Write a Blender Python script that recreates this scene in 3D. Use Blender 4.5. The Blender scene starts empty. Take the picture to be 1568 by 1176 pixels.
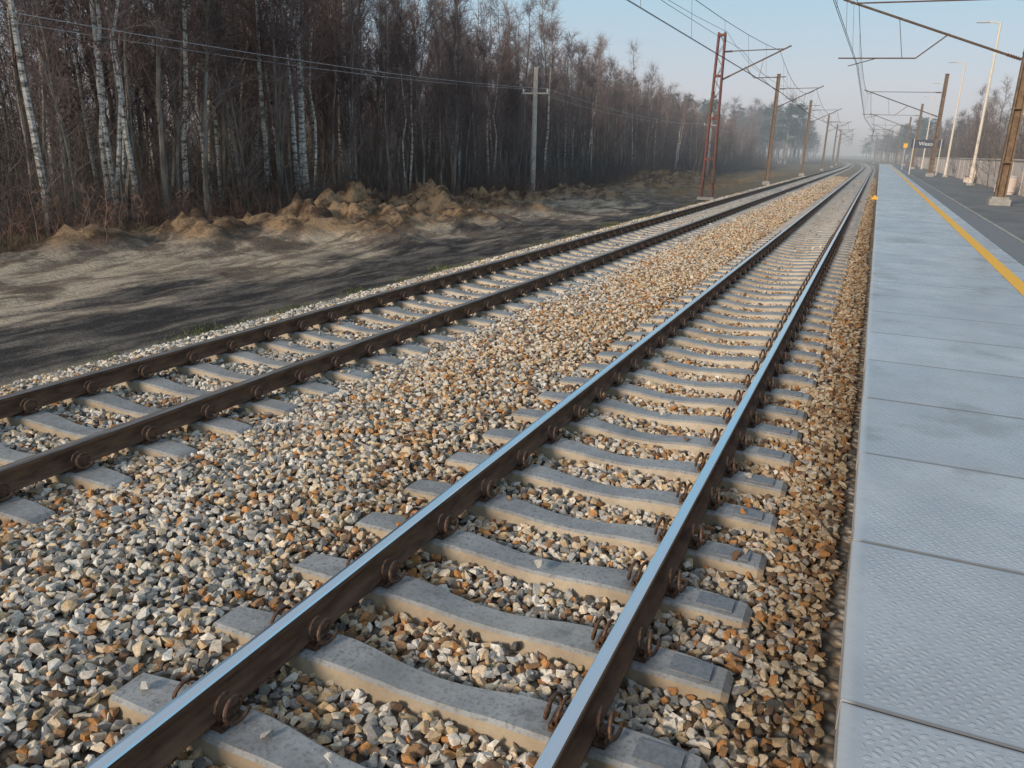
import bpy, bmesh, math, random, time
import numpy as np
from mathutils import Vector, Matrix, noise as mnoise
T0=time.time()
rng=np.random.default_rng(7); random.seed(7)
scene=bpy.context.scene
COL=scene.collection

# ---------------------------------------------------------------- helpers
def empty(name,loc=(0,0,0)):
    e=bpy.data.objects.new(name,None); e.location=loc; COL.objects.link(e); return e
class MB:
    def __init__(s): s.V=[];s.L=[];s.S=[];s.M=[];s.n=0
    def add(s,V,L,S,M):
        V=np.asarray(V,float).reshape(-1,3)
        s.V.append(V); s.L.append(np.asarray(L,np.int64)+s.n); s.S.append(np.asarray(S,np.int64))
        S=np.asarray(S); s.M.append(np.full(len(S),M) if np.isscalar(M) else np.asarray(M)); s.n+=len(V)
    def addT(s,T,off):
        V,L,S,M=T; off=np.asarray(off,float).reshape(-1,3); k=len(off)
        if k==0: return
        VV=(V[None]+off[:,None]).reshape(-1,3)
        LL=(L[None]+(np.arange(k)*len(V))[:,None]).reshape(-1)
        s.add(VV,LL,np.tile(S,k),np.tile(M,k))
    def tmpl(s): return (np.concatenate(s.V),np.concatenate(s.L),np.concatenate(s.S),np.concatenate(s.M))
    def box(s,c,d,M=0,rot=None):
        h=np.array(d)/2
        v=np.array([[x,y,z] for x in(-1,1) for y in(-1,1) for z in(-1,1)],float)*h
        if rot is not None: v=v@np.array(rot.to_3x3()).T
        v=v+np.array(c)
        s.add(v,[0,1,3,2, 4,6,7,5, 0,4,5,1, 2,3,7,6, 0,2,6,4, 1,5,7,3],[4]*6,M)
    def beam(s,a,b,w,d,M=0,up=(0,0,1)):
        a=Vector(a);b=Vector(b);z=(b-a);l=z.length;z.normalize()
        u=Vector(up)
        if abs(z.dot(u))>.95:u=Vector((0,1,0))
        x=u.cross(z).normalized();y=z.cross(x)
        R=Matrix((x,y,z)).transposed()
        s.box((a+b)/2,(w,d,l),M,R)
    def tube(s,P,R,sides=6,M=0,cap=True):
        P=np.asarray(P,float);n=len(P)
        R=np.full(n,R) if np.isscalar(R) else np.asarray(R)
        T=np.gradient(P,axis=0);T/=np.linalg.norm(T,axis=1)[:,None]+1e-9
        up=np.array([0,0,1.]) if abs(T[0][2])<.9 else np.array([1.,0,0])
        ring=[]
        u=np.cross(up,T[0]);u/=np.linalg.norm(u)
        a=np.arange(sides)*2*math.pi/sides
        for i in range(n):
            u=u-T[i]*u.dot(T[i]);u/=np.linalg.norm(u)+1e-9
            w=np.cross(T[i],u)
            ring.append(P[i]+R[i]*(np.cos(a)[:,None]*u+np.sin(a)[:,None]*w))
        V=np.concatenate(ring)
        i=np.arange(n-1)[:,None]*sides;j=np.arange(sides)[None];k=(j+1)%sides
        q=np.stack([i+j,i+k,i+k+sides,i+j+sides],-1).reshape(-1)
        L=list(q);S=[4]*((n-1)*sides)
        if cap and sides>2:
            L+=list(range(sides))[::-1]+[ (n-1)*sides+t for t in range(sides)];S+=[sides,sides]
        s.add(V,L,S,M)
    def mesh(s,name,mats,smooth=False):
        V,L,S,M=s.tmpl()
        me=bpy.data.meshes.new(name)
        me.vertices.add(len(V));me.vertices.foreach_set('co',V.astype(np.float32).ravel())
        me.loops.add(len(L));me.loops.foreach_set('vertex_index',L.astype(np.int32))
        me.polygons.add(len(S))
        st=np.concatenate([[0],np.cumsum(S)[:-1]])
        me.polygons.foreach_set('loop_start',st.astype(np.int32))
        for m in mats: me.materials.append(m)
        me.polygons.foreach_set('material_index',M.astype(np.int32))
        me.polygons.foreach_set('use_smooth',np.full(len(S),smooth))
        me.update(calc_edges=True); me.validate()
        return me
    def obj(s,name,mats,parent=None,smooth=False,loc=None):
        o=bpy.data.objects.new(name,s.mesh(name,mats,smooth)); COL.objects.link(o)
        if loc is not None:o.location=loc
        if parent: o.parent=parent
        return o
def inst(name,me,loc,rotz=0,sc=1,parent=None,tilt=(0,0)):
    o=bpy.data.objects.new(name,me);o.location=loc;o.rotation_euler=(tilt[0],tilt[1],rotz)
    o.scale=(sc,sc,sc) if np.isscalar(sc) else sc
    COL.objects.link(o)
    if parent:o.parent=parent
    return o

# materials DSL
class Mat:
    def __init__(s,name,rough=.8,metal=0,col=(.5,.5,.5),spec=.5):
        s.m=bpy.data.materials.new(name);s.m.use_nodes=True;s.nt=s.m.node_tree
        s.b=s.nt.nodes['Principled BSDF']
        s.b.inputs['Roughness'].default_value=rough;s.b.inputs['Metallic'].default_value=metal
        s.b.inputs['Base Color'].default_value=(*col,1);s.b.inputs['Specular IOR Level'].default_value=spec
    def n(s,t): return s.nt.nodes.new(t)
    def lk(s,a,b): s.nt.links.new(a,b)
    def setv(s,inp,v):
        if hasattr(v,'is_output'): s.lk(v,inp)
        elif isinstance(v,(tuple,list)) and len(v)==3 and inp.type=='RGBA': inp.default_value=(*v,1)
        else: inp.default_value=v
    def pos(s): return s.n('ShaderNodeNewGeometry').outputs['Position']
    def objc(s): return s.n('ShaderNodeTexCoord').outputs['Object']
    def vscale(s,v,k):
        m=s.n('ShaderNodeVectorMath');m.operation='MULTIPLY';s.lk(v,m.inputs[0]);m.inputs[1].default_value=k;return m.outputs[0]
    def noise(s,v,sc,det=4,r=.55):
        t=s.n('ShaderNodeTexNoise');s.lk(v,t.inputs['Vector']);t.inputs['Scale'].default_value=sc
        t.inputs['Detail'].default_value=det;t.inputs['Roughness'].default_value=r;return t.outputs['Fac']
    def xyz(s,v):
        t=s.n('ShaderNodeSeparateXYZ');s.lk(v,t.inputs[0]);return t.outputs
    def math(s,op,a,b=0,c=None,clamp=False):
        t=s.n('ShaderNodeMath');t.operation=op;t.use_clamp=clamp;s.setv(t.inputs[0],a);s.setv(t.inputs[1],b)
        if c is not None:s.setv(t.inputs[2],c)
        return t.outputs[0]
    def rmap(s,v,a,b,c=0,d=1):
        t=s.n('ShaderNodeMapRange');t.interpolation_type='SMOOTHSTEP';s.setv(t.inputs[0],v)
        t.inputs[1].default_value=a;t.inputs[2].default_value=b;t.inputs[3].default_value=c;t.inputs[4].default_value=d;return t.outputs[0]
    def mix(s,f,a,b,mode='MIX'):
        t=s.n('ShaderNodeMix');t.data_type='RGBA';t.blend_type=mode;s.setv(t.inputs[0],f);s.setv(t.inputs[6],a);s.setv(t.inputs[7],b);return t.outputs[2]
    def col(s,c): s.setv(s.b.inputs['Base Color'],c);return s
    def rough(s,c): s.setv(s.b.inputs['Roughness'],c);return s
    def bump(s,h,st=.3,dist=.01):
        t=s.n('ShaderNodeBump');t.inputs['Strength'].default_value=st;t.inputs['Distance'].default_value=dist
        s.lk(h,t.inputs['Height']);s.lk(t.outputs[0],s.b.inputs['Normal']);return s

def simple(name,c1,c2,sc=8,rough=.8,metal=0,bst=.2,bd=.005):
    M=Mat(name,rough,metal);p=M.pos();f=M.noise(p,sc,5,.6)
    M.col(M.mix(M.rmap(f,.3,.7),c1,c2))
    if bst: M.bump(M.noise(p,sc*6,3),bst,bd)
    return M.m
def flat(name,c1,c2,sc=.5):
    M=Mat(name,.9,0,spec=.2);p=M.pos();f=M.noise(p,sc,1,.6);M.col(M.mix(M.rmap(f,.3,.7),c1,c2));return M.m

# rail
M=Mat('rail_rust',.8,spec=.2);p=M.pos();f=M.noise(M.vscale(p,(1,.25,1)),14,5,.6)
M.col(M.mix(M.rmap(f,.3,.7),(.09,.052,.036),(.20,.112,.068)));M.bump(M.noise(p,60,3),.25,.003);m_rust=M.m
M=Mat('rail_running_surface',.2,1,(.84,.85,.87));p=M.pos();ff=M.noise(M.vscale(p,(30,.6,1)),2,3)
M.rough(M.rmap(ff,.3,.7,.12,.27));m_shine=M.m
M=Mat('rail_dull_surface',.4,.6);p=M.pos();f=M.noise(M.vscale(p,(20,1,1)),2,4)
M.col(M.mix(M.rmap(f,.35,.65),(.20,.155,.13),(.36,.31,.28)));m_dull=M.m
# sleeper concrete
M=Mat('sleeper_concrete',.45);p=M.pos();f=M.noise(p,3,6,.65);f2=M.noise(p,45,4,.6);f3=M.noise(p,1.1,3,.5)
c=M.mix(M.rmap(f,.3,.7),(.195,.20,.205),(.325,.33,.335));c=M.mix(M.rmap(f2,.45,.75),c,(.14,.13,.12))
c=M.mix(M.rmap(f3,.5,.7,0,.4),c,(.38,.36,.32))
c=M.mix(M.rmap(M.noise(p,7,4,.7),.58,.72,0,.55),c,(.13,.12,.115))
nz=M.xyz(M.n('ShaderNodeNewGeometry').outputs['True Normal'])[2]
c=M.mix(M.rmap(nz,.85,.35,0,.85),c,M.mix(M.rmap(f,.3,.7),(.27,.195,.12),(.41,.31,.20)))  # warm sunlit look of the side faces painted in as tan, by normal
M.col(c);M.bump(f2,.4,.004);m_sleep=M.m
m_clip=simple('fastening_rusty_steel',(.05,.03,.022),(.15,.08,.045),40,.6,.2)
m_plate=simple('sleeper_marking_plate',(.13,.14,.16),(.20,.21,.23),40,.45)
M=Mat('ballast_stone',.85,spec=.35);a=M.n('ShaderNodeAttribute');a.attribute_name='Col';p=M.pos()
f=M.noise(p,70,4,.65);c=M.mix(M.rmap(f,.3,.72),a.outputs['Color'],M.mix(1,a.outputs['Color'],(.70,.62,.53),'MULTIPLY'))
M.col(c);M.bump(M.noise(p,120,3),.35,.004);m_stone=M.m
M=Mat('ballast_bed',.95,spec=.3);p=M.pos();v=M.n('ShaderNodeTexVoronoi');M.lk(p,v.inputs['Vector']);v.inputs['Scale'].default_value=15
cr=M.n('ShaderNodeSeparateColor');M.lk(v.outputs['Color'],cr.inputs[0])
c=M.mix(cr.outputs[0],(.15,.12,.095),(.54,.465,.38));c=M.mix(M.rmap(cr.outputs[1],.62,.9),c,(.40,.265,.15))
c=M.mix(M.rmap(v.outputs['Distance'],.25,.6,0,.7),c,(.045,.035,.027));M.col(c)
M.bump(M.math('SUBTRACT',1,v.outputs['Distance']),.8,.03);m_bed=M.m
# platform
M=Mat('platform_slab_concrete',.35);p=M.pos();x,y,z=M.xyz(p)
f=M.noise(p,1.6,6,.65);f2=M.noise(p,30,4,.6)
c=M.mix(M.rmap(f,.3,.7),(.34,.365,.395),(.455,.48,.51))
yn=M.math('DIVIDE',M.math('SUBTRACT',y,2.4),1.22);idx=M.math('FLOOR',yn);fr=M.math('FRACT',yn)
wn=M.n('ShaderNodeTexWhiteNoise');wn.noise_dimensions='1D';M.lk(idx,wn.inputs['W'])
c=M.mix(M.math('MULTIPLY',wn.outputs['Value'],.45),c,(.29,.31,.34))
c=M.mix(M.rmap(f2,.5,.8,0,.5),c,(.26,.26,.265))
c=M.mix(M.rmap(M.noise(p,.9,4,.6),.54,.66,0,.65),c,(.22,.21,.20))
edge=M.math('MINIMUM',fr,M.math('SUBTRACT',1,fr))
c=M.mix(M.rmap(edge,.004,.018,.8,0),c,(.09,.08,.075))
c=M.mix(M.rmap(x,.150,.19,.6,0),c,(.50,.49,.48))
k=2*math.pi/.05
sx=M.math('SINE',M.math('MULTIPLY',M.math('ADD',x,M.math('MULTIPLY',M.math('SINE',M.math('MULTIPLY',y,k*.5)),.012)),k))
sy=M.math('SINE',M.math('MULTIPLY',y,k))
h=M.rmap(M.math('MULTIPLY',sx,sy),.1,.6)
inx=M.math('MULTIPLY',M.rmap(x,.2,.215),M.rmap(edge,.03,.04));h=M.math('MULTIPLY',h,inx)
wear=M.rmap(M.noise(p,1.3,4,.6),.35,.6,.35,1);h=M.math('MULTIPLY',h,wear)
M.rough(M.math('ADD',M.rmap(M.noise(p,1.1,5,.6),.35,.65,.20,.42),M.math('MULTIPLY',h,-.05)))
M.col(M.mix(M.math('MULTIPLY',h,.18),c,(.58,.59,.62)))
h=M.math('ADD',h,M.math('MULTIPLY',f2,.5))
M.bump(h,.5,.005);m_slab=M.m
M=Mat('yellow_line_paint',.6);p=M.pos();M.col(M.mix(M.rmap(M.noise(p,14,5,.75),.56,.70,0,.55),(.84,.43,.015),(.40,.33,.24)));m_yel=M.m
M=Mat('tactile_paving',.7);p=M.pos();x,y,z=M.xyz(p)
s1=M.math('SINE',M.math('MULTIPLY',x,2*math.pi/.05))
M.col(M.mix(M.rmap(s1,-.2,.4),(.12,.12,.125),(.25,.25,.255)));M.bump(s1,.7,.006);m_tact=M.m
M=Mat('platform_asphalt',.8);p=M.pos();f=M.noise(p,120,3);g=M.noise(p,.8,5)
M.col(M.mix(M.rmap(g,.3,.7),M.mix(f,(.07,.07,.075),(.15,.15,.15)),(.18,.175,.17)));M.bump(f,.4,.004);m_asph=M.m
m_conc=simple('concrete',(.26,.245,.22),(.38,.36,.33),3,.85)
m_dconc=simple('platform_side_concrete',(.06,.045,.035),(.13,.10,.075),5,.9)
m_wall=simple('wall_render',(.62,.51,.45),(.72,.61,.54),1.2,.85)
m_redst=simple('mast_red_oxide_steel',(.12,.035,.025),(.20,.06,.038),6,.7)
m_brown=simple('mast_weathered_brown',(.115,.07,.042),(.22,.14,.08),5,.75)
m_tube=simple('cantilever_steel',(.09,.062,.045),(.17,.115,.08),12,.6,.3)
m_wire=flat('copper_wire',(.06,.055,.055),(.10,.09,.09))
m_insul=simple('insulator_ceramic',(.10,.05,.035),(.14,.07,.05),12,.3)
m_lamp=simple('lamp_post_cream_paint',(.64,.55,.44),(.74,.65,.54),6,.55)
m_polec=simple('pole_concrete',(.42,.38,.34),(.58,.53,.48),6,.8)
m_lampg=simple('lamp_head_grey',(.4,.4,.41),(.5,.5,.5),6,.4)
m_signb=simple('sign_dark_board',(.03,.04,.07),(.05,.06,.09),6,.4)
m_white=simple('white_paint',(.75,.75,.73),(.8,.8,.8),6,.5)
m_wood=simple('bench_wood',(.25,.15,.08),(.35,.22,.12),9,.7)
# ground
M=Mat('ground_earth',.95,spec=.2);p=M.pos();x,y,z=M.xyz(p)
st=M.vscale(p,(1.0,.28,1));n1=M.noise(st,.55,6,.62);n2=M.noise(st,1.8,6,.7);n3=M.noise(p,9,5,.7);n4=M.noise(p,.45,5,.6)
n5=M.noise(M.vscale(p,(1,.16,1)),3.2,3,.5)
sand=M.mix(M.rmap(n2,.38,.60),(.18,.14,.11),(.50,.41,.31))
sand=M.mix(M.rmap(n4,.50,.60,0,.85),sand,(.095,.073,.058))
sand=M.mix(M.rmap(n5,.55,.68,0,.6),sand,(.12,.098,.08))
mud=M.mix(M.rmap(n2,.42,.62),(.034,.031,.032),(.14,.122,.108))
mud=M.mix(M.rmap(n5,.54,.66,0,.5),mud,(.27,.23,.19))
xs=M.math('ADD',x,M.math('MULTIPLY',M.math('SUBTRACT',n1,.5),13))
c=M.mix(M.rmap(xs,-12.4,-10.7),sand,mud)
c=M.mix(M.rmap(x,-9.3,-8.9),c,(.25,.22,.17))
gr=M.mix(M.rmap(n3,.3,.7),(.08,.065,.037),(.25,.185,.11))
far=M.rmap(M.math('ADD',y,M.math('MULTIPLY',n1,20)),50,72)
c=M.mix(far,c,gr)
leaf=M.mix(M.rmap(n3,.3,.7),(.055,.036,.025),(.18,.11,.07))
c=M.mix(M.rmap(M.math('ADD',x,M.math('MULTIPLY',M.math('SUBTRACT',n2,.5),5)),-17.0,-18.6),c,leaf)
mound=M.rmap(M.math('ADD',z,M.math('MULTIPLY',M.math('SUBTRACT',n2,.5),.5)),-.42,-.15)
c=M.mix(mound,c,M.mix(M.rmap(n2,.40,.60),(.085,.053,.035),(.35,.235,.14)))
c=M.mix(M.rmap(n3,.3,.75,.0,.25),c,(.06,.048,.04))
M.col(c);M.bump(M.math('ADD',n3,n2),.9,.08);m_ground=M.m
# vegetation
M=Mat('birch_bark',.8);p=M.objc();f=M.noise(M.vscale(p,(2,2,7)),1.3,6,.8)
c=M.mix(M.rmap(f,.45,.60),(.62,.59,.54),(.08,.065,.055));zz=M.xyz(p)[2]
c=M.mix(M.rmap(zz,2.4,.2,0,.8),c,(.10,.08,.065));c=M.mix(M.rmap(zz,8,12,0,.8),c,(.20,.145,.12));M.col(c);m_birch=M.m
m_twigb=flat('birch_twigs',(.16,.108,.10),(.28,.20,.18),.3)
m_bark=flat('dark_bark',(.13,.115,.10),(.30,.27,.235),1.2)
m_twig=flat('bare_twigs',(.135,.102,.096),(.25,.19,.172),.3)
m_brush=flat('brush_stems',(.085,.070,.062),(.19,.155,.132),.35)
m_redbr=flat('red_brush_stems',(.16,.09,.07),(.27,.165,.12),.5)
m_pine=flat('pine_needles',(.025,.045,.025),(.05,.08,.04),1.5)
m_grass=flat('dry_grass',(.18,.13,.08),(.31,.235,.145),1.5)
m_grassg=flat('green_grass',(.08,.10,.035),(.16,.17,.07),1.5)

# ---------------------------------------------------------------- track layout
C1=-1.585; C2=-6.05; HG=.7535; SP=.637; PH=2.09; PH2=1.75
def bend(y):
    y=np.asarray(y,float);return -np.maximum(0,y-140)**2/7000.
YEND=620
ys=np.concatenate([np.arange(-2,140,4),np.arange(140,YEND,10)])
prof=[(-.075,-.172),(-.075,-.162),(-.03,-.150),(-.009,-.135),(-.009,-.052),(-.036,-.040),(-.036,-.012),(-.030,-.003),(-.012,0),
      (.012,0),(.030,-.003),(.036,-.012),(.036,-.040),(.009,-.052),(.009,-.135),(.03,-.150),(.075,-.162),(.075,-.172)]
def rail(mb,cx,topm):
    n=len(prof);P=np.array(prof)
    V=np.concatenate([np.stack([P[:,0]+cx+bend(y),np.full(n,y),P[:,1]],1) for y in ys])
    L=[];M_=[]
    for i in range(len(ys)-1):
        for j in range(n):
            k=(j+1)%n;a=i*n
            L+=[a+j,a+n+j,a+n+k,a+k];M_.append(topm if j in(6,7,8,9,10) else 0)
    L+=list(range(n));M_.append(0)
    mb.add(V,L,[4]*((len(ys)-1)*n)+[n],M_)
def sleeper_t():
    mb=MB()
    st=[(-1.30,-.228,.080),(-1.265,-.203,.098),(-1.05,-.190,.112),(-.52,-.190,.116),(-.40,-.197,.108),(-.27,-.214,.098),(-.13,-.228,.092),(0,-.232,.090)]
    st=st+[(-a,b,c) for a,b,c in st[:-1][::-1]]
    V=[]
    for x,t,w in st:
        e=.012
        V+=[(x,-w-.06,-.42),(x,-w-.006,t-.016),(x,-w+e,t),(x,w-e,t),(x,w+.006,t-.016),(x,w+.06,-.42)]
    L=[];S=[]
    for i in range(len(st)-1):
        for j in range(5):
            a=i*6+j;L+=[a,a+1,a+7,a+6];S.append(4)
    L+=[5,4,3,2,1,0];S.append(6);b=(len(st)-1)*6;L+=[b,b+1,b+2,b+3,b+4,b+5];S.append(6)
    mb.add(V,L,S,0)
    return mb
def fast_t(detail):
    mb=MB()
    for sg in(-1,1):
        cx=sg*HG
        mb.box((cx,0,-.183),(.26,.14,.014),0)
        for s in(-1,1):
            mb.box((cx+s*.105,0,-.160),(.035,.06,.035),0)
            if detail:
                # sprung steel clip: an open double loop standing beside the rail foot
                t=np.linspace(0,1,30);a=t*2*math.pi*1.8+1.0
                P=np.stack([cx+s*(.075+.095*t),.062*np.cos(a),-.112+.054*np.sin(a)],1)
                mb.tube(P,.0095,7,0)
                mb.tube([(cx+s*.125,-.055,-.172),(cx+s*.125,.055,-.172)],.012,6,0)
            else:
                mb.box((cx+s*.115,0,-.125),(.06,.09,.05),0)
    return mb.tmpl()
slT=sleeper_t().tmpl();fdT=fast_t(True);ffT=fast_t(False)
pl=MB();pl.box((1.10,0,-.188),(.20,.125,.012),0);plT=pl.tmpl()
for cx,ph,topm in((C1,PH,1),(C2,PH2,2)):
    tr=empty('railway_track',(0,0,0))
    mb=MB();rail(mb,cx-HG,topm);rail(mb,cx+HG,topm);mb.obj('rails',[m_rust,m_shine,m_dull],tr)
    yy=ph+SP*np.arange(-4,int((YEND-20)/SP));yy=yy+rng.normal(0,.008,len(yy))
    off=np.stack([cx+bend(yy),yy,np.zeros_like(yy)],1)
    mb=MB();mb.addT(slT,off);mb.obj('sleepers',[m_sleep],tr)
    mb=MB();mb.addT(fdT,off[yy<26]);mb.addT(ffT,off[(yy>=26)&(yy<200)]);mb.obj('fastenings',[m_clip],tr,smooth=False)
    if cx==C1:
        mb=MB();mb.addT(plT,off[yy<40]);mb.obj('marking_plates',[m_plate],tr)
    if cx==C1: Y1=yy
    else: Y2=yy

# ---------------------------------------------------------------- ballast
def lerp(x,xp,fp): return np.interp(x,xp,fp)
def bh(X,Y):
    x=X-bend(Y)
    xp=[-9.2,-8.55,-7.95,-7.45,-7.3,-6.9,-6.05,-5.2,-4.8,-4.6,-3.85,-3.05,-2.85,-2.34,-1.585,-.83,-.3,-.1,.3]
    fp=[-.66,-.60,-.30,-.22,-.245,-.275,-.275,-.275,-.245,-.205,-.165,-.205,-.25,-.275,-.285,-.275,-.25,-.23,-.23]
    return lerp(x,xp,fp)+.012*np.sin(X*3.1+np.sin(Y*1.7)*2)*np.cos(Y*2.3)
bx=np.concatenate([np.linspace(-9.2,.3,80)]);by=np.concatenate([np.arange(-3,60,.5),np.arange(60,YEND,8)])
XX,YY=np.meshgrid(bx,by);XX=XX+bend(YY);ZZ=bh(XX,YY)-.03
mb=MB();nx=len(bx)
i=np.arange(len(by)-1)[:,None]*nx;j=np.arange(nx-1)[None]
q=np.stack([i+j,i+j+1,i+j+1+nx,i+j+nx],-1).reshape(-1)
mb.add(np.stack([XX,YY,ZZ],-1).reshape(-1,3),q,[4]*(len(q)//4),0)
bal=empty('ballast_gravel');mb.obj('ballast_bed',[m_bed],bal,smooth=True)
def hull(nv,seed):
    r=np.random.default_rng(seed);P=r.normal(size=(nv,3));P/=np.linalg.norm(P,axis=1)[:,None]
    P*=np.array([1.15,.9,.72])*(1+r.uniform(-.12,.12,(nv,1)))
    bm=bmesh.new()
    for p in P: bm.verts.new(p)
    bmesh.ops.convex_hull(bm,input=bm.verts)
    for v in [v for v in bm.verts if not v.link_faces]: bm.verts.remove(v)
    bmesh.ops.recalc_face_normals(bm,faces=bm.faces)
    bm.verts.index_update();V=np.array([v.co[:] for v in bm.verts]);F=np.array([[v.index for v in f.verts] for f in bm.faces]);bm.free()
    return V,F
hi=[hull(12,s) for s in range(16)];lo=[hull(8,100+s) for s in range(8)]
VC=[];FC=[];CC=[];nV=0
def zone(y0,y1,sp,r0,r1,hulls,layers=2,x0=-8.7,x1=.12):
    global nV
    for ly in range(layers):
        gx,gy=np.meshgrid(np.arange(x0,x1,sp),np.arange(y0,y1,sp))
        X=gx.ravel()+rng.uniform(-.5,.5,gx.size)*sp;Y=gy.ravel()+rng.uniform(-.5,.5,gx.size)*sp
        k=(X>-2.8-1.5*(Y-1.47)-1.5)&(X<.115);X=X[k];Y=Y[k]
        r=rng.uniform(r0,r1,len(X))*np.where(rng.random(len(X))<.12,1.25,1)
        k=np.ones(len(X),bool)
        for cx,yy in((C1,Y1),(C2,Y2)):
            d=np.abs(X-cx);ny=np.abs(Y-yy[np.clip(np.searchsorted(yy,Y),0,len(yy)-1)])
            ny2=np.abs(Y-yy[np.clip(np.searchsorted(yy,Y)-1,0,len(yy)-1)]);ny=np.minimum(ny,ny2)
            k&=~((d<1.3+r*.7)&(ny<.105+r*.85)&(rng.random(len(X))>.004))
            k&=~((np.abs(d-HG)<.04)&(rng.random(len(X))<.3))
        X=X[k];Y=Y[k];r=r[k];n=len(X)
        Z=bh(X,Y)+rng.uniform(-.022,.014,n)+(.0 if ly==0 else .006)
        for cx in(C1,C2):
            d=np.abs(np.abs(X-cx)-HG);Z=np.where(d<.12,np.minimum(Z,-.185-r*.8),Z)
            yy=Y1 if cx==C1 else Y2
            ny=np.min(np.abs(Y[:,None]-yy[np.clip(np.searchsorted(yy,Y)[:,None]+np.array([-1,0]),0,len(yy)-1)]),1)
            on=(np.abs(X-cx)<1.3)&(ny<.10)&(d>.2);Z=np.where(on,-.19+r*.5,Z)
        X=X+bend(Y)
        lowf=np.array([mnoise.noise(Vector((a*.7,b*.35,3))) for a,b in zip(X,Y)])
        warm=np.clip(lerp(X,[-8,-5.5,-4,-2.8,-1.6,-.5,.1],[.26,.30,.40,.56,.50,.66,.86])+lowf*.45+np.clip((Y-3)/30,0,.32)*(X>-4.5),.08,.94)
        u=rng.random(n);w=rng.random(n)<warm
        cold=np.array([[.74,.69,.625],[.58,.55,.505],[.41,.395,.375],[.26,.255,.25],[.12,.12,.12],[.84,.80,.73]])
        warmc=np.array([[.70,.57,.42],[.60,.45,.28],[.54,.27,.105],[.37,.215,.115],[.21,.135,.09],[.76,.66,.52]])
        ci=rng.choice(6,n,p=[.24,.23,.2,.14,.09,.10]);wi=rng.choice(6,n,p=[.27,.21,.13,.12,.12,.15])
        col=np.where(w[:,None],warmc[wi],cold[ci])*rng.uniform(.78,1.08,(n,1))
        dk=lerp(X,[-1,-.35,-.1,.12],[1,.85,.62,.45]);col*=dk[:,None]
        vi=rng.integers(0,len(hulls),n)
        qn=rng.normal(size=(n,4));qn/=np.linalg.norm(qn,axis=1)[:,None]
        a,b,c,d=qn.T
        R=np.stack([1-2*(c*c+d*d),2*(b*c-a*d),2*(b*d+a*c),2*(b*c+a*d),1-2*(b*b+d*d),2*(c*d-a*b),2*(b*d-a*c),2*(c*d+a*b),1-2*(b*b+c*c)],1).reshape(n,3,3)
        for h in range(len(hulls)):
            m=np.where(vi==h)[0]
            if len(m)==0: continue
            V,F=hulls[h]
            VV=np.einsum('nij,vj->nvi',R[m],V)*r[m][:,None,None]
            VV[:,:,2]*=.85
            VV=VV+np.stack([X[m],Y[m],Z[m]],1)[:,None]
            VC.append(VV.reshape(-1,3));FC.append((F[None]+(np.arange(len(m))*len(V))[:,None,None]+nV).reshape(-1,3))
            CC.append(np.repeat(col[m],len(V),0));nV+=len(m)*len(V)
zone(.7,9,.056,.022,.043,hi,2)
zone(9,20,.066,.028,.043,hi,2)
zone(20,45,.09,.038,.052,lo,2)
zone(45,100,.15,.055,.08,lo,2)
V=np.concatenate(VC);F=np.concatenate(FC);Cc=np.concatenate(CC)
me=bpy.data.meshes.new('ballast_stones');me.vertices.add(len(V));me.vertices.foreach_set('co',V.astype(np.float32).ravel())
me.loops.add(F.size);me.loops.foreach_set('vertex_index',F.astype(np.int32).ravel())
me.polygons.add(len(F));me.polygons.foreach_set('loop_start',(np.arange(len(F))*3).astype(np.int32))
me.polygons.foreach_set('use_smooth',np.zeros(len(F),bool))
me.update(calc_edges=True)
ca=me.color_attributes.new('Col','FLOAT_COLOR','POINT')
ca.data.foreach_set('color',np.concatenate([Cc,np.ones((len(Cc),1))],1).astype(np.float32).ravel())
me.materials.append(m_stone)
o=bpy.data.objects.new('ballast_stones',me);COL.objects.link(o);o.parent=bal

# ---------------------------------------------------------------- ground sheet
gx=np.concatenate([[-3000,-1500,-700,-300,-150,-90,-60,-48,-40,-34],np.arange(-30,-22,.5),np.arange(-22,-8.5,.14),[-8.4,-7,-4,0,4,8,9,12,20,40,80,160,400,1500,3000]])
gy=np.concatenate([[-400,-100,-30,-10],np.arange(0,52,.18),np.arange(52,130,1.5),[140,160,200,260,350,500,800,1500,3500]])
MOUNDS=((-16.0,20.3,1.5,1.9,.95),(-16.6,23.6,1.3,1.6,1.15),(-16.0,27.2,1.5,2.2,.95),(-14.2,22.3,1.2,1.5,.55),(-13.4,26,1.2,2.2,.48),(-15.4,31.5,1.3,2.3,.85),
 (-15.8,36.5,1.4,2.6,.75),(-17.0,16.8,1.4,2.0,.55),(-17.8,13.4,1.2,2.2,.45),(-14.0,43,1.5,3.5,.45),(-16.6,44,1.4,3,.7),(-15.5,60,2.2,6,1.0),(-16,74,2,5,.9),(-12.8,19.5,1.3,1.2,.32),(-13,32,1,2.2,.34))
def gh(x,y):
    z=-.62
    if x<-8.3 and y<140:
        e=min(1,(-8.3-x)/1.5)
        z+=e*(.10*mnoise.noise(Vector((x*.25,y*.15,0)))+.07*mnoise.noise(Vector((x*1.1,y*.4,5)))+.045*mnoise.noise(Vector((x*2.6,y*1.3,9))))
        for (mx,my,sx,sy,h) in MOUNDS:
            dx=(x-mx)/sx;dy=(y-my)/sy
            if abs(dx)<2.6 and abs(dy)<2.6:
                g=math.exp(-dx*dx-dy*dy)
                z+=h*g*(1+.9*mnoise.noise(Vector((x*1.1,y*.9,2)))+.55*mnoise.noise(Vector((x*2.9,y*2.4,7)))+.3*mnoise.noise(Vector((x*6,y*5,1))))
        if x<-19: z+=min(1.2,(-19-x)*.05)
    if x>8.5: z=.2
    return z
G=np.array([[x,y,gh(x,y)] for y in gy for x in gx]);nx=len(gx)
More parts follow.
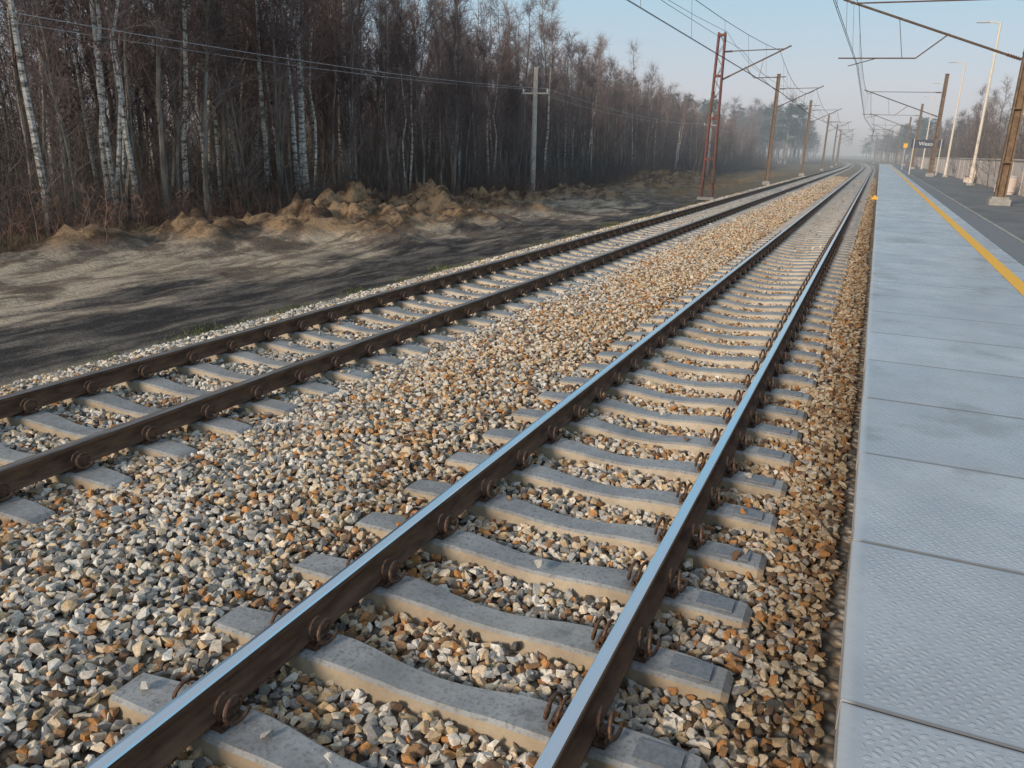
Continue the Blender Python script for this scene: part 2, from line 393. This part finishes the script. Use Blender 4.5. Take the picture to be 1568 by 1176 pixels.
i=np.arange(len(gy)-1)[:,None]*nx;j=np.arange(nx-1)[None]
q=np.stack([i+j,i+j+1,i+j+1+nx,i+j+nx],-1).reshape(-1)
mb=MB();mb.add(G,q,[4]*(len(q)//4),0);mb.obj('ground',[m_ground],smooth=True)

# ---------------------------------------------------------------- platform
pf=empty('station_platform')
mb=MB();mb.box((3.45,96,-.1),(6.4,200,1.04),0);mb.obj('body',[m_dconc],pf)
mb=MB();y=2.4-1.22*5
while y<196:
    a=.004;x0,x1,z0,z1=.14,2.46,.43,.55;b=.004
    ya,yb=y+a,y+1.22-a;jz=random.uniform(-.0012,.0012) if y<30 else 0;z1+=jz;x0+=random.uniform(-.003,.003)
    V=[(x0,ya,z0),(x1,ya,z0),(x1,yb,z0),(x0,yb,z0),(x0,ya,z1-b),(x1,ya,z1-b),(x1,yb,z1-b),(x0,yb,z1-b),
       (x0+b,ya+b,z1),(x1-b,ya+b,z1),(x1-b,yb-b,z1),(x0+b,yb-b,z1)]
    L=[3,2,1,0,0,1,5,4,1,2,6,5,2,3,7,6,3,0,4,7,4,5,9,8,5,6,10,9,6,7,11,10,7,4,8,11,8,9,10,11]
    mb.add(V,L,[4]*10,0);y+=1.22
mb.obj('edge_slabs',[m_slab],pf)
mb=MB();mb.box((2.06,96,.5545),(.19,200,.003),0);mb.obj('yellow_line',[m_yel],pf)
mb=MB();mb.box((2.76,96,.49),(.58,200,.115),0);mb.obj('tactile_strip',[m_tact],pf)
mb=MB();mb.box((3.10,96,.49),(.08,200,.125),0);mb.obj('kerb_strip',[m_conc],pf)
mb=MB();mb.box((4.90,96,.48),(3.5,200,.13),0);mb.obj('asphalt',[m_asph],pf)
w=empty('concrete_wall')
mb=MB();mb.box((6.85,118,1.2),(.2,180,2.0),0)
for k in range(45):
    mb.box((6.745,28+k*4,1.2),(.03,.22,1.98),0)
mb.obj('panels',[m_wall],w)
mb=MB();mb.box((6.85,118,2.24),(.34,180.2,.07),0);mb.obj('coping',[m_wall],w)

# ---------------------------------------------------------------- catenary
def lattice_mast(x,y,zb,zt,name='lattice_mast'):
    e=empty(name,(x,y,zb));h=zt-zb;mb=MB()
    wb,wt=.66,.36
    def P(sx,sy,t): w=(wb+(wt-wb)*t)/2; return (sx*w,sy*.14,h*t)
    for sx in(-1,1):
        for sy in(-1,1): mb.beam(P(sx,sy,0),P(sx,sy,1),.10,.07,0)
    n=15
    for i in range(n):
        a=i/n;b=(i+1)/n;s=1 if i%2 else -1
        for sy in(-1,1):
            mb.beam(P(-s,sy*1.1,a),P(s,sy*1.1,b),.06,.014,0)
        for sx in (-1,1): mb.beam(P(sx*1.02,-s,a),P(sx*1.02,s,b),.035,.012,0)
    for t in(.01,.25,.5,.75,.985):
        mb.box((0,0,h*t),(wb+(wt-wb)*t+.08,.36,.12),0)
    mb.obj('lattice',[m_redst],e)
    mb=MB();mb.box((0,0,.0),(1.0,.9,.3),0);mb.obj('footing',[m_conc],e)
    mb=MB();mb.tube([(-.1,-.1,h*.66),(-.6,-3.2,.1)],.02,5,0);mb.tube([(.1,-.15,h*.8),(-.2,-3.4,.1)],.015,5,0)
    for k in range(5): mb.tube([(.35,-.35,1.0+k*.16),(.35,-.35,1.14+k*.16)],.16,10,0)
    mb.tube([(.35,-.35,1),(.35,-.35,h*.72)],.012,5,0)
    mb.obj('guy_rods_and_weights',[m_tube],e)
    return e
def h_mast(x,y,zb,zt,w=.3,lean=0,name='catenary_mast'):
    e=empty(name,(x,y,zb));h=zt-zb;mb=MB()
    for s in(-1,1):
        mb.beam((s*w*.45,0,0),(s*w*.36+lean,0,h),w*.16,w*.9,0,up=(0,1,0))
    mb.beam((0,0,0),(lean,0,h),w*.62,.05,0,up=(0,1,0))
    mb.box((lean,0,h),(w*.95,w*.95,.05),0)
    for t in(.18,.4,.62,.8): mb.box((lean*t,0,h*t),(w*1.02,w*.96,.06),0)
    mb.obj('post',[m_brown],e)
    mb=MB();mb.box((0,0,.08),(w*2.0,w*2.0,.30),0);mb.box((0,0,.25),(w*1.6,w*1.6,.12),0);mb.obj('footing',[m_conc],e)
    return e
def insul(mb,a,b,M):
    a=np.array(a,float);b=np.array(b,float);t=np.linspace(0,1,13)
    P=a+(b-a)*t[:,None];R=np.where(np.arange(13)%2,.07,.035);mb.tube(P,R,8,M)
def cantilever(e,mx,zb,tx,zlow,zhigh):
    mb=MB();s=1 if tx>mx else -1;L=abs(tx-mx)
    zl=zlow-zb;zh=zhigh-zb;x0=s*.2
    insul(mb,(x0,0,zl),(x0+s*.5,0,zl+.5*(zh-zl)/L),1)
    mb.tube([(x0+s*.4,0,zl+.4*(zh-zl)/L),(s*(L+.6),0,zh+.2)],.045,7,0)
    insul(mb,(x0,0,zh-.05),(x0+s*.5,0,zh-.03),1)
    mb.tube([(x0+s*.4,0,zh-.03),(s*(L+.3),0,zh+.04)],.03,6,0)
    f=.45;ax=s*L*f;az=zl+(zh-zl)*f
    mb.tube([(ax,0,az),(s*L*.62,0,zl+.1),(s*(L+.5),0,zl+.15)],.028,6,0)
    mb.tube([(s*(L-.9),0,zl+.12),(s*(L+.1),0,5.65-zb)],.018,5,0)
    mb.tube([(s*L*.7,0,zl+.12),(s*L*.75,0,zl+(zh-zl)*.75)],.012,4,0)
    mb.obj('cantilever',[m_tube,m_insul],e)
LM=[50,79,117,160,205,252,300,350];RM=[36,84,130,172,215,260,305,352]
for k,y in enumerate(LM):
    bx_=float(bend(y))
    e=lattice_mast(-9.4+bx_,y,-.6,8.9) if k==0 else h_mast(-9.4+bx_,y,-.6,9.1,.34)
    cantilever(e,-9.4,-.6,C2,6.3,7.9)
for k,y in enumerate(RM):
    bx_=float(bend(y));zb=.55 if y<190 else -.6
    e=h_mast(4.45+bx_,y,zb,9.4,.36,lean=.0)
    cantilever(e,4.45,zb,C1,5.8,7.9)
def wireset(cx,M_,stag):
    mb=MB();sup=[-20]+M_
    for k in range(len(sup)-1):
        a,b=sup[k],sup[k+1];n=12;t=np.linspace(0,1,n+1);Y=a+(b-a)*t
        X=cx+bend(Y)
        zm=7.85-4*1.15*t*(1-t)
        s0=stag*(1 if k%2 else -1);xs=X+s0+(-2*s0)*t
        r=.008+.00009*np.maximum(Y,0)
        mb.tube(np.stack([X,Y,zm],1),r,5,0,False)
        for dx in(-.02,.02): mb.tube(np.stack([xs+dx,Y,np.full(n+1,5.65)],1),r*.8,5,0,False)
        if b<180:
            for i in range(1,n,1 if b<90 else 2):
                mb.tube([(X[i],Y[i],zm[i]),(xs[i],Y[i],5.65)],.005,4,0,False)
    return mb
e=empty('overhead_wires')
wireset(C1,RM,.25).obj('wires_near_track',[m_wire],e)
wireset(C2,LM,.25).obj('wires_far_track',[m_wire],e)
mb=MB()
for (xx,zz,sg) in((-9.1,8.9,.9),(-8.2,7.95,.5)):
    sup=[-20]+LM
    for k in range(len(sup)-1):
        a,b=sup[k],sup[k+1];t=np.linspace(0,1,9);Y=a+(b-a)*t
        mb.tube(np.stack([xx+bend(Y),Y,zz-4*sg*t*(1-t)],1),.010,5,0,False)
mb.obj('feeder_wires',[m_wire],e)

def lamp(x,y,zt):
    e=empty('street_lamp',(x,y,.55));h=zt-.55;mb=MB()
    mb.tube([(0,0,0),(0,0,1.2),(0,0,1.25),(0,0,h)],[.14,.13,.10,.065],10,0)
    mb.tube([(0,0,h-.05),(-.25,0,h+.05),(-.8,0,h+.08)],.04,6,0)
    mb.obj('post',[m_lamp],e,smooth=False)
    mb=MB();mb.add([(-.6,-.12,h+.04),(-1.35,-.15,h+.06),(-1.35,.15,h+.06),(-.6,.12,h+.04),(-.65,-.08,h+.16),(-1.25,-.09,h+.13),(-1.25,.09,h+.13),(-.65,.08,h+.16)],
       [0,1,2,3,7,6,5,4,0,4,5,1,1,5,6,2,2,6,7,3,3,7,4,0],[4]*6,0);mb.obj('lamp_head',[m_lampg],e)
    mb=MB();mb.box((0,0,.05),(.45,.45,.2),0);mb.obj('footing',[m_conc],e)
for x,y,z in((5.7,61,10.4),(5.7,84,10.3),(5.7,107,10.3),(5.7,130,10.3)): lamp(x,y,z)
e=empty('station_name_sign',(4.1,90,.55));mb=MB()
for s in(-1,1): mb.tube([(s*1.2,0,0),(s*1.2,0,3.4)],.05,8,0)
mb.obj('posts',[m_lamp],e)
mb=MB();mb.box((0,0,2.95),(2.9,.06,.80),0);mb.obj('board',[m_signb],e)
tc=bpy.data.curves.new('lettering','FONT');tc.body='Wesoła';tc.size=.5;tc.align_x='CENTER';tc.align_y='CENTER';tc.extrude=.004
to=bpy.data.objects.new('lettering',tc);COL.objects.link(to);to.parent=e;to.location=(0,-.04,2.95);to.rotation_euler=(math.radians(90),0,0);tc.materials.append(m_white)
def bench(x,y):
    e=empty('park_bench',(x,y,.545));mb=MB()
    for s in(-1,1):
        mb.box((0,s*.8,.21),(.5,.14,.42),0);mb.box((.24,s*.8,.62),(.10,.14,.5),0)
    mb.obj('supports',[m_wall],e)
    mb=MB()
    for k in range(4): mb.box((-.19+k*.12,0,.445),(.10,1.95,.04),0)
    for k in range(3): mb.box((.17,0,.58+k*.13),(.03,1.95,.10),0)
    mb.obj('slats',[m_wood],e)
bench(6.2,50);bench(6.2,68)
e=empty('litter_bin',(6.2,47.3,.55));mb=MB();mb.tube([(0,0,0),(0,0,.1),(0,0,.12),(0,0,.8),(0,0,.86)],[.2,.2,.24,.27,.27],14,0);mb.tube([(0,0,.86),(0,0,.93)],[.3,.24],14,1);mb.obj('body',[m_wall,m_lampg],e)
e=empty('platform_edge_marker',(.06,36,.36));mb=MB()
mb.box((0,0,.08),(.04,.04,.4),0)
mb.add([(-.16,-.03,.18),(.14,-.03,.18),(0,-.03,.36),(-.16,.0,.18),(.14,.0,.18),(0,.0,.36)],[0,1,2,5,4,3,0,3,4,1,1,4,5,2,2,5,3,0],[3,3,4,4,4],1)
mb.obj('plate',[m_brown,m_yel],e)
e=empty('platform_signal',(2.9,120,.55));mb=MB();mb.tube([(0,0,0),(0,0,2.8)],.06,8,0);mb.box((0,0,3.1),(.5,.3,.55),1);mb.obj('signal',[m_lampg,m_yel],e)

def upole(x,y,zb,zt):
    e=empty('utility_pole',(x,y,zb));h=zt-zb;mb=MB()
    mb.tube([(0,0,0),(0,0,h)],[.20,.12],4,0)
    mb.beam((-.85,0,h-1.4),(.85,0,h-1.4),.09,.09,0)
    mb.obj('post',[m_polec],e)
    mb=MB()
    for xx in(-.75,.75): mb.tube([(xx,0,h-1.35),(xx,0,h-1.25),(xx,0,h-1.15)],[.04,.06,.03],8,0)
    mb.obj('insulators',[m_white],e)
upole(-18.7,44.3,-.55,6.6);upole(-18.7,98,-.55,6.6)
mb=MB()
for dx in(-.75,.75):
    for a,b in((-8,44.3),(44.3,98),(98,150)):
        t=np.linspace(0,1,12);Y=a+(b-a)*t
        mb.tube(np.stack([np.full(12,-18.7+dx),Y,5.45-4*.7*t*(1-t)],1),.009,4,0,False)
mb.obj('power_line_wires',[m_lampg])

# ---------------------------------------------------------------- vegetation
def tree_mesh(name,seed,h,r0,nb,tw,mats,start=.3,spread=.2,straight=1,fork=False,tl0=.3,tl1=.95):
    r=np.random.default_rng(seed);mb=MB()
    stems=[(np.zeros(3),h,r0,np.array([r.normal(0,.03),r.normal(0,.03)]))]
    if fork: stems.append((np.array([.12,.05,0]),h*.92,r0*.8,np.array([.09,.05])))
    for base,hh,rr,ln in stems:
        n=10;t=np.linspace(0,1,n);w=np.cumsum(r.normal(0,.05*straight,(n,2)),0)
        P=np.zeros((n,3));P[:,:2]=base[:2]+w*(hh/12)+ln*(t*hh)[:,None];P[:,2]=t*hh
        w0=w[0]*(hh/12);P[:,:2]-=w0
        R=rr*(1-t)**.8+.008;R[0]*=1.3
        mb.tube(P,R,6,0,False)
        for b in range(nb):
            tb=start+(1-start)*r.random()**.85*.98;a=r.uniform(0,2*math.pi)
            p0=np.array([np.interp(tb,t,P[:,k]) for k in range(3)]);rb=max(.010,.4*np.interp(tb,t,R))
            L=hh*spread*(1.1-tb*.8)*r.uniform(.5,1.25);inc=r.uniform(.45,1.0)
            d=np.array([math.cos(a)*math.sin(inc),math.sin(a)*math.sin(inc),math.cos(inc)])
            q=[p0];dd=d.copy()
            for s in range(3):
                dd=dd+r.normal(0,.15,3)+np.array([0,0,.08]);dd/=np.linalg.norm(dd);q.append(q[-1]+dd*L/3)
            q=np.array(q);mb.tube(q,[rb,rb*.7,rb*.45,.005],3,1,False)
            for k in range(tw):
                u=r.uniform(.15,1)*3;i0=min(2,int(u));pp=q[i0]+(q[i0+1]-q[i0])*(u-i0)
                td=dd*.5+r.normal(0,.6,3)+np.array([0,0,.2]);td/=np.linalg.norm(td);tl=r.uniform(tl0,tl1)*hh/12
                mid=pp+td*tl*.5;td2=td+r.normal(0,.3,3);end=mid+td2*tl*.5
                mb.tube([pp,mid,end],[.008,.006,.003],3,1,False)
    return mb.mesh(name,mats)
birch=[tree_mesh('birch_m%d'%i,20+i,13,(.10,.125,.085,.10,.075,.09)[i],40,14,[m_birch,m_twigb],.34,.19,(.8,1.2,1.6,.7,1.9,1.3)[i],fork=(i in(1,4))) for i in range(6)]
dark=[tree_mesh('tree_m%d'%i,50+i,11.5,.075,48,14,[m_bark,m_twig],.22,.19,1.5,fork=(i%3==2)) for i in range(6)]
thin=[tree_mesh('thin_m%d'%i,80+i,8.5,.045,36,12,[m_bark,m_twig],.12,.19,1.6) for i in range(4)]
def brush_mesh(name,seed,mat,h0,h1,n=26,w=1.5):
    r=np.random.default_rng(seed);mb=MB()
    for k in range(n):
        x,y=r.uniform(-w,w,2);h=r.uniform(h0,h1)*r.uniform(.6,1);lx,ly=r.normal(0,.17,2)
        P=np.array([(x,y,0),(x+lx*h*.5+r.normal(0,.07),y+ly*h*.5+r.normal(0,.07),h*.5),(x+lx*h*1.1+r.normal(0,.12),y+ly*h+r.normal(0,.12),h)])
        mb.tube(P,[.013,.010,.004],3,0,False)
        for b in range(9):
            u=r.uniform(.1,.95);p=P[0]+(P[1]-P[0])*u*2 if u<.5 else P[1]+(P[2]-P[1])*(u*2-1)
            a=r.uniform(0,6.28);L=r.uniform(.12,.30)*h;d=np.array([math.cos(a)*.7,math.sin(a)*.7,r.uniform(.2,.9)])
            e_=p+d*L+r.normal(0,.06,3);mb.tube([p,p+d*L*.5+r.normal(0,.03,3),e_],[.007,.005,.003],3,0,False)
            for c_ in range(2):
                d2=d+r.normal(0,.5,3);mb.tube([p+d*L*.5,p+d*L*.5+d2*L*.5],[.004,.003],3,0,False)
    return mb.mesh(name,[mat])
brush=[brush_mesh('brush_m%d'%i,200+i,m_brush,1.4,4.4) for i in range(5)]
redb=[brush_mesh('redbrush_m%d'%i,230+i,m_redbr,.7,2.3,26) for i in range(3)]
def grass_mesh(name,seed,mat,h0,h1,n=240,w=.7):
    r=np.random.default_rng(seed);V=[];L=[];S=[]
    for k in range(n):
        x,y=r.normal(0,w*.5,2);h=r.uniform(h0,h1);a=r.uniform(0,6.28);dx,dy=math.cos(a)*.008,math.sin(a)*.008;lx,ly=r.normal(0,.6,2)*h
        b=len(V);V+=[(x-dx,y-dy,-.03),(x+dx,y+dy,-.03),(x+lx*.4+dx*.7,y+ly*.4+dy*.7,h*.6),(x+lx*.4-dx*.7,y+ly*.4-dy*.7,h*.6),(x+lx,y+ly,h)]
        L+=[b,b+1,b+2,b+3,b+3,b+2,b+4];S+=[4,3]
    mb=MB();mb.add(V,L,S,0);return mb.mesh(name,[mat])
grass=[grass_mesh('dry_m%d'%i,300+i,m_grass,.1,.4) for i in range(3)]
grg=[grass_mesh('grn_m%d'%i,310+i,m_grassg,.04,.12,200,.5) for i in range(2)]
def pine_mesh(seed):
    r=np.random.default_rng(seed);mb=MB();h=11
    mb.tube([(0,0,0),(.05,0,6),(0,.05,h)],[.14,.09,.02],7,0,False)
    for k in range(75):
        t=r.uniform(.38,1);a=r.uniform(0,6.28);L=2.1*(1.12-t)*r.uniform(.6,1.2)+.25;z=t*h
        e=np.array([math.cos(a)*L,math.sin(a)*L,z+.25*L]);mb.tube([(0,0,z),e],[.03,.01],3,0,False)
        for j in range(34):
            c=np.array([0,0,z])+(e-np.array([0,0,z]))*r.uniform(.35,1.05)+r.normal(0,.16,3)
            d=r.normal(0,1,3);d/=np.linalg.norm(d);w=np.cross(d,r.normal(0,1,3));w/=np.linalg.norm(w)
            mb.add([c-d*.16-w*.03,c-d*.16+w*.03,c+d*.16+w*.03,c+d*.16-w*.03],[0,1,2,3],[4],1)
    return mb.mesh('pine_m%d'%seed,[m_bark,m_pine])
pine=[pine_mesh(1),pine_mesh(2)]
def gz(x,y): return gh(x,y)-.05
def hsc(y): return float(np.interp(y,[0,30,45,60,85,115,160,300],[1.04,1.02,.95,.90,.82,.68,.58,.5]))
fo=empty('bare_tree_forest')
def vis(x,y): return y>-x/1.75-4
for k in range(1130):
    dpt=abs(rng.uniform(0,1))**1.3;x=-19.8-dpt*24;y=rng.uniform(4,165)
    if not vis(x,y): continue
    s=hsc(y)*rng.uniform(.75,1.08)*(1-.16*dpt*(y<60))
    if y>95: x-=(y-95)*.03
    u=rng.random()
    me=birch[rng.integers(6)] if u<.17 else dark[rng.integers(6)] if u<.75 else thin[rng.integers(4)]
    inst('tree',me,(x,y,gz(x,y)),rng.uniform(0,6.28),(s,s,s*rng.uniform(.92,1.08)),fo,tilt=rng.normal(0,.045,2))
for (x,y,s,v,rz,tl) in((-20.2,25.0,1.02,1,4.2,.0),(-20.0,14.2,1.0,0,1,.03),(-20.5,17.3,1.05,2,2,-.04),(-20.4,16.4,.95,5,0,.02),(-21,21.5,.98,4,3,.0),(-21,22.6,.95,2,5,.03),(-20.3,33,.72,4,2.5,.03),(-20.6,38.5,.85,0,1.5,.02),(-20.5,54,.78,2,1.1,0),(-21.5,12.8,1.08,3,1,-.03)):
    inst('birch_tree',birch[v],(x,y,gz(x,y)),rz,s,None,tilt=(tl,0))
un=empty('undergrowth')
for k in range(680):
    x=-19.2-abs(rng.uniform(0,1))**1.5*20;y=rng.uniform(5,165)
    if not vis(x,y): continue
    s=rng.uniform(.5,1.15)*(1.0+max(0,(-x-25))*.04)
    inst('brush',brush[rng.integers(5)],(x,y,gz(x,y)),rng.uniform(0,6.28),s,un,tilt=rng.normal(0,.05,2))
for k in range(120):
    x=-18.3-rng.uniform(0,2.2);y=rng.uniform(9,100)
    inst('brush',redb[rng.integers(3)],(x,y,gz(x,y)),rng.uniform(0,6.28),rng.uniform(.35,.9),un)
for k in range(140):
    x=-rng.uniform(42,52);y=rng.uniform(20,200)
    inst('brush',brush[rng.integers(5)],(x,y,.3),rng.uniform(0,6.28),rng.uniform(1.5,2.1),un)
dg=empty('dry_grass')
for k in range(300):
    x=-17.9-rng.uniform(0,2.2);y=rng.uniform(9,80)
    inst('tuft',grass[rng.integers(3)],(x,y,gz(x,y)+.03),rng.uniform(0,6.28),rng.uniform(.3,.9),dg)
for k in range(260):
    x=rng.uniform(-18,-11.5);y=rng.uniform(52,130)
    inst('tuft',grass[rng.integers(3)],(x,y,gz(x,y)+.03),rng.uniform(0,6.28),rng.uniform(.4,.9),dg)
for k in range(60):
    x=-8.85-abs(rng.normal(0,.15));y=rng.uniform(4,60)
    inst('tuft',grg[rng.integers(2)],(x,y,gz(x,y)+.04),rng.uniform(0,6.28),rng.uniform(.4,.9),dg)
for k in range(11):
    x=-30-rng.uniform(0,16);y=128+rng.uniform(0,45)
    inst('pine_tree',pine[k%2],(x,y,-.3),rng.uniform(0,6.28),rng.uniform(.95,1.25))
rt=empty('bare_tree_row')
for k in range(190):
    x=8.2+rng.random()**1.3*12;y=rng.uniform(34,230);s=rng.uniform(.62,.85)*float(np.interp(y,[30,60,120,230],[1.0,.95,.88,.8]))
    me=dark[rng.integers(6)] if rng.random()<.6 else thin[rng.integers(4)]
    inst('tree',me,(x,y,.15),rng.uniform(0,6.28),s,rt)
for k in range(130):
    inst('brush',brush[rng.integers(5)],(7.8+rng.uniform(0,6),rng.uniform(32,230),.15),rng.uniform(0,6.28),rng.uniform(1.0,1.5),rt)
dt=empty('distant_treeline')
for k in range(520):
    y=rng.uniform(230,560);x=rng.uniform(-.42,.12)*y
    bx_=float(bend(y))
    if abs(x-bx_+4)<13: continue
    left=x<bx_-20
    me=dark[rng.integers(6)] if rng.random()<.6 else pine[k%2]
    s=rng.uniform(.9,1.3)*(1.25 if left else 1)
    inst('tree',me,(x,y,-.6),rng.uniform(0,6.28),(s*1.9,s*1.9,s),dt)

# morning mist: one real low layer of scattering air over the ground further along the line
mb=MB();mb.box((0,545,6),(1400,1030,15),0)
vm=bpy.data.materials.new('mist');vm.use_nodes=True;nt=vm.node_tree;nt.nodes.clear()
out=nt.nodes.new('ShaderNodeOutputMaterial');vs=nt.nodes.new('ShaderNodeVolumeScatter')
vs.inputs['Color'].default_value=(.80,.90,1,1);vs.inputs['Density'].default_value=.0021
nt.links.new(vs.outputs[0],out.inputs['Volume'])
mb.obj('mist',[vm])

# ---------------------------------------------------------------- world + sun
EL=math.radians(22);AZ=math.radians(199)
wd=bpy.data.worlds.new('World');scene.world=wd;wd.use_nodes=True;nt=wd.node_tree
bg=nt.nodes['Background'];sky=nt.nodes.new('ShaderNodeTexSky');sky.sky_type='NISHITA';sky.sun_disc=False
sky.sun_elevation=EL;sky.sun_rotation=AZ;sky.dust_density=1.2;sky.air_density=1.0;sky.ozone_density=1.2
tcn=nt.nodes.new('ShaderNodeTexCoord');sp=nt.nodes.new('ShaderNodeSeparateXYZ');nt.links.new(tcn.outputs['Generated'],sp.inputs[0])
rp=nt.nodes.new('ShaderNodeValToRGB');nt.links.new(sp.outputs[2],rp.inputs[0])
el=rp.color_ramp.elements
el[0].position=0;el[0].color=(.60,.59,.66,1);el[1].position=1;el[1].color=(.40,.46,.54,1)
for ps,cc in((.07,(.60,.62,.70,1)),(.17,(.43,.63,.76,1)),(.33,(.25,.54,.76,1)),(.55,(.38,.49,.60,1))):
    t=el.new(ps);t.color=cc
ml=nt.nodes.new('ShaderNodeVectorMath');ml.operation='SCALE';nt.links.new(rp.outputs[0],ml.inputs[0]);ml.inputs[3].default_value=1/.15
mx=nt.nodes.new('ShaderNodeMix');mx.data_type='RGBA';mx.inputs[0].default_value=.88
nt.links.new(sky.outputs[0],mx.inputs[6]);nt.links.new(ml.outputs[0],mx.inputs[7])
nt.links.new(mx.outputs[2],bg.inputs[0]);bg.inputs[1].default_value=.15
sd=bpy.data.lights.new('sun','SUN');sd.energy=3.5;sd.angle=math.radians(11);sd.color=(1,.86,.69)
so=bpy.data.objects.new('sun',sd);COL.objects.link(so)
dirv=Vector((math.sin(AZ)*math.cos(EL),math.cos(AZ)*math.cos(EL),math.sin(EL)))
so.rotation_euler=dirv.to_track_quat('Z','Y').to_euler()

# ---------------------------------------------------------------- camera
psi=math.radians(23.95);th=math.radians(17.0);ph=math.atan(.0273)
Fh=Vector((-math.sin(psi),math.cos(psi),0));R0=Vector((math.cos(psi),math.sin(psi),0));Z=Vector((0,0,1))
fw=Fh*math.cos(th)-Z*math.sin(th);up0=Fh*math.sin(th)+Z*math.cos(th)
cx_=R0*math.cos(ph)+up0*math.sin(ph);cy_=-R0*math.sin(ph)+up0*math.cos(ph)
Mx=Matrix((cx_,cy_,-fw)).transposed().to_4x4();Mx.translation=Vector((0,0,2.25))
cam=bpy.data.cameras.new('camera');co=bpy.data.objects.new('camera',cam);COL.objects.link(co);co.matrix_world=Mx
cam.lens=1192/1568*36;cam.sensor_width=36;cam.clip_start=.05;cam.clip_end=6000
scene.camera=co
scene.view_settings.view_transform='Standard';scene.view_settings.look='None';scene.view_settings.exposure=0
